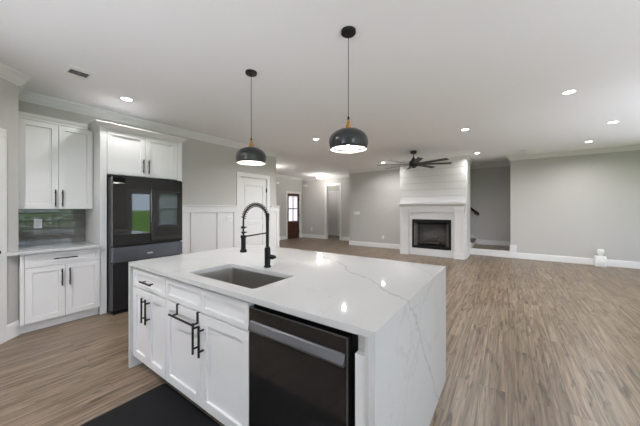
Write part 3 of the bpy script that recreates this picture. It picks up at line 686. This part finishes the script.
# ------------------------------------------------------------------ pendants
def pendant(x, y, label):
    t_ = thing('pendant_lamp', label, 'pendant lamp', (x, y, CH), group='pendant lamps over the island')
    MB().lathe([(.060, 0), (.060, -.020), (.056, -.025), (.012, -.027), (.008, -.045)], n=32).obj('canopy', M['black'], t_, smooth=True)
    MB().tube([(0, 0, -.05), (0, 0, -.72)], .0028, 8).obj('cord', M['black'], t_, smooth=True)
    MB().lathe([(.007, -.700), (.009, -.712), (.009, -.728), (.004, -.730)], n=16).obj('cord_grip', M['black'], t_, smooth=True)
    MB().lathe([(.009, -.728), (.012, -.738), (.018, -.765), (.027, -.795), (.036, -.806), (.030, -.808)], n=28).obj('wood_cap', M['wood_cap'], t_, smooth=True)
    outer_ = [(.020, -.800), (.045, -.803), (.080, -.812), (.112, -.828), (.138, -.850), (.154, -.876), (.160, -.902), (.158, -.925), (.152, -.950), (.149, -.968)]
    b_ = MB(); b_.lathe(outer_ + [(.146, -.968), (.149, -.950), (.1555, -.925)], n=56, cap=False); b_.obj('lamp_shade', M['shade'], t_, smooth='all')
    b_ = MB(); b_.lathe([(r_ - .0035, z_ - .003) for r_, z_ in outer_[:-1]] + [(.1455, -.967)], n=56, cap=False); b_.obj('shade_lining', M['lining'], t_, smooth='all')
    MB().lathe([(.014, -.805), (.014, -.835), (.020, -.845), (.033, -.872), (.038, -.895), (.033, -.918), (.018, -.931), (.004, -.934)], n=24).obj('bulb', M['bulb'], t_, smooth='all')
    return t_
pendant(-1.065, 1.915, 'black dome pendant lamp with wood cap, above the dishwasher end of the island')
pendant(-2.232, 1.900, 'black dome pendant lamp with wood cap, hanging nearer the refrigerator')
for x, y in ((-1.065, 1.915), (-2.232, 1.9)): area('pendant_light', (x, y, CH - .955), (0, 0, -1), .22, .22, 2, (1, .97, .93), 'DISK')

# ------------------------------------------------------------------ recessed downlights
DL = [(-4.13, 1.42, 'recessed ceiling light above the refrigerator enclosure', 5),
      (.621, 4.50, 'recessed ceiling light, the largest-looking one at the upper right', 17),
      (1.44, 6.49, 'recessed ceiling light near the right edge, highest of the far right pair', 17),
      (1.43, 8.08, 'recessed ceiling light at right closest to the long grey back wall', 17),
      (-.645, 5.54, 'recessed ceiling light right of the ceiling fan, nearer the camera', 17),
      (-.66, 8.07, 'recessed ceiling light in front of the stair landing opening', 9),
      (-3.22, 8.03, 'recessed ceiling light behind the left blades of the ceiling fan', 16),
      (-3.213, 5.54, 'recessed ceiling light hidden behind the nearer pendant shade', 17),
      (-2.75, -.15, 'unseen recessed ceiling light added for brightness near the corner pantry door', 24),  # added out of view to brighten the left cupboards
      (1.6, -.9, 'unseen recessed ceiling light added for brightness at the window side of the kitchen', 17),  # added out of view to light the kitchen end
      (-3.275, 4.51, 'recessed ceiling light between the two pendant lamps', 28)]
for x, y, lab, pw in DL:
    t_ = thing('recessed_downlight', lab, 'ceiling light', (x, y, CH), group='recessed ceiling lights')
    MB().lathe([(.072, 0), (.070, -.004), (.058, -.006), (.056, -.003)], n=32, cap=False).obj('trim_ring', M['plastic'], t_, smooth=True)
    MB().lathe([(.057, -.0005), (.057, -.003)], n=32).obj('diffuser', M['lamp'], t_)
    area('downlight', (x, y, CH - .012), (0, 0, -1), .08, .08, pw, (1, .99, .98), 'DISK', spread=2.7)
# flush lamps in the foyer and hall; the unseen side hall one is added for light
def flush(x, y, lab):
    t_ = thing('flush_ceiling_lamp', lab, 'ceiling light', (x, y, CH))
    MB().lathe([(.15, 0), (.15, -.02), (.13, -.03)], n=32).obj('base_plate', M['dw_bar'], t_, smooth=True)
    MB().lathe([(.125, -.031), (.14, -.05), (.14, -.13), (.125, -.15), (.05, -.158)], n=32).obj('glass_shade', M['frost'], t_, smooth='all')
flush(-7.3, 10.75, 'unseen flush glass ceiling lamp added to light the side hall beyond the cased opening'); flush(-6.62, 9.38, 'round flush glass ceiling lamp glowing in the foyer'); flush(-6.72, 6.45, 'flush glass ceiling lamp in the hall behind the pantry wall')
for x, y, pw in ((-6.62, 9.38, 17), (-6.72, 6.45, 16), (-7.3, 10.75, 7)):
    l = bpy.data.lights.new('hall_lamp', 'POINT'); l.energy = pw; l.color = (1, .96, .9); l.shadow_soft_size = .1
    o = bpy.data.objects.new('hall_lamp', l); COL.objects.link(o); o.location = (x, y, CH - .34)

# ceiling fan
fn = thing('ceiling_fan', 'black eight-blade ceiling fan hanging in front of the white fireplace', 'ceiling fan', (-1.948, 6.863, CH))
MB().lathe([(.075, 0), (.075, -.05), (.060, -.07), (.014, -.075)], n=28).obj('canopy', M['fan_black'], fn, smooth=True)
MB().lathe([(.013, -.07), (.013, -.19)], n=14).obj('downrod', M['fan_black'], fn, smooth=True)
MB().lathe([(.02, -.165), (.035, -.18), (.050, -.215), (.085, -.255), (.105, -.27), (.105, -.385), (.090, -.395), (.03, -.40)], n=36).obj('motor', M['fan_black'], fn, smooth=True)
b = MB(); b.box(-.03, .05, -.012, .012, -.43, -.40); b.obj('switch_housing', M['fan_black'], fn)
for k in range(8):
    a = math.radians(25.15 + 45 * k); rings = []
    ca, sa = math.cos(a), math.sin(a); tl = -.22
    for r_, w_ in ((.09, .045), (.25, .055), (.85, .062), (.895, .055)):
        q = [(-w_, -.003), (w_, -.003), (w_, .003), (-w_, .003)]; ring = []
        for u_, z_ in q:
            zz = -.335 + u_ * math.sin(tl) + z_; uu = u_ * math.cos(tl); ring.append((r_ * ca - uu * sa, r_ * sa + uu * ca, zz))
        rings.append(ring)
    MB().loft(rings).obj('blade', M['fan_black'], fn)
# smoke detector, air vent
t_ = tag(MB().lathe([(.065, 0), (.065, -.018), (.055, -.034), (.02, -.038)], (.345, 8.34, CH), 28).obj('smoke_detector', M['plastic'], smooth=True), 'round white smoke detector on the ceiling before the back wall', 'smoke detector')
vt = thing('ceiling_vent', 'white rectangular air vent grille in the ceiling above the left cupboards', 'vent', (-3.757, .85, CH))
b = MB(); b.box(-.145, -.065, -.10, .10, -.008, 0); b.box(.065, .145, -.10, .10, -.008, 0); b.box(-.065, .065, -.10, -.078, -.008, 0); b.box(-.065, .065, .078, .10, -.008, 0)
b.obj('frame', M['plastic'], vt, bevel=.002)
MB().box(-.065, .065, -.078, .078, -.0012, -.0002).obj('backing', M['vent_dark'], vt)  # dark sheet standing in for the shade inside the duct
b = MB()
for k in range(6): x = -.055 + .022 * k; b.box(x - .0008, x + .0008, -.078, .078, -.006, -.0014)
b.box(-.065, .065, -.003, .003, -.0065, -.0014)
b.obj('louver', M['louver'], vt)

# ------------------------------------------------------------------ small plates on the far walls
def plate(x, y, z, w, h, rz, lab, name='electrical_outlet', cat='outlet', n_=1, kind='rocker'):
    t_ = thing(name, lab, cat, (x, y, z), rz)
    MB().box(-w / 2, w / 2, -.007, 0, -h / 2, h / 2).obj('cover_plate', M['plastic'], t_, bevel=.002)
    for k in range(n_):
        xx = (k - (n_ - 1) / 2) * .046; MB().box(xx - .015, xx + .015, -.011, -.007, -.033, .033).obj(kind, M['trim'], t_, bevel=.002)
plate(-4.58, 8.95, 1.21, .17, .115, 0, 'white triple switch plate on the grey wall left of the fireplace', 'light_switch', 'switch', 3)
plate(-4.71, 8.95, 1.21, .05, .115, 0, 'narrow grey control beside the triple switch plate', 'control_plate', 'switch')
plate(-3.59, 8.95, .375, .075, .115, 0, 'white outlet low on the grey wall left of the fireplace', kind='socket')
plate(-7.55, 10.05, .42, .08, .14, 0, 'white outlet low on the foyer wall beside the cased opening', kind='socket')
o = tag(MB().box(-8.02, -7.78, 9.99, 10.05, 2.42, 2.52).obj('door_chime', M['plastic'], bevel=.01), 'white door chime box high on the foyer wall', 'chime')
o = tag(MB().box(-8.11, -8.06, 8.22, 8.40, 2.43, 2.52).obj('motion_sensor', M['plastic'], bevel=.01), 'small white sensor high on the wall left of the front door', 'sensor')
# white container on the floor by the back wall
ct = thing('white_container', 'small white upright container with rounded top on the floor by the back wall', 'container', (1.80, 9.06, 0))
b = MB(); b.loft([[(x, y, z) for x, y in rrect(-w_, w_, -w_ * .8, w_ * .8, .025, 4)] for w_, z in ((.090, 0), (.098, .01), (.098, .225), (.085, .245))]); b.obj('body', M['plastic'], ct, smooth=True)
MB().lathe([(.040, .243), (.040, .275), (.060, .290), (.066, .330), (.066, .375), (.055, .40), (.02, .41)], n=24).obj('cap', M['plastic'], ct, smooth=True)
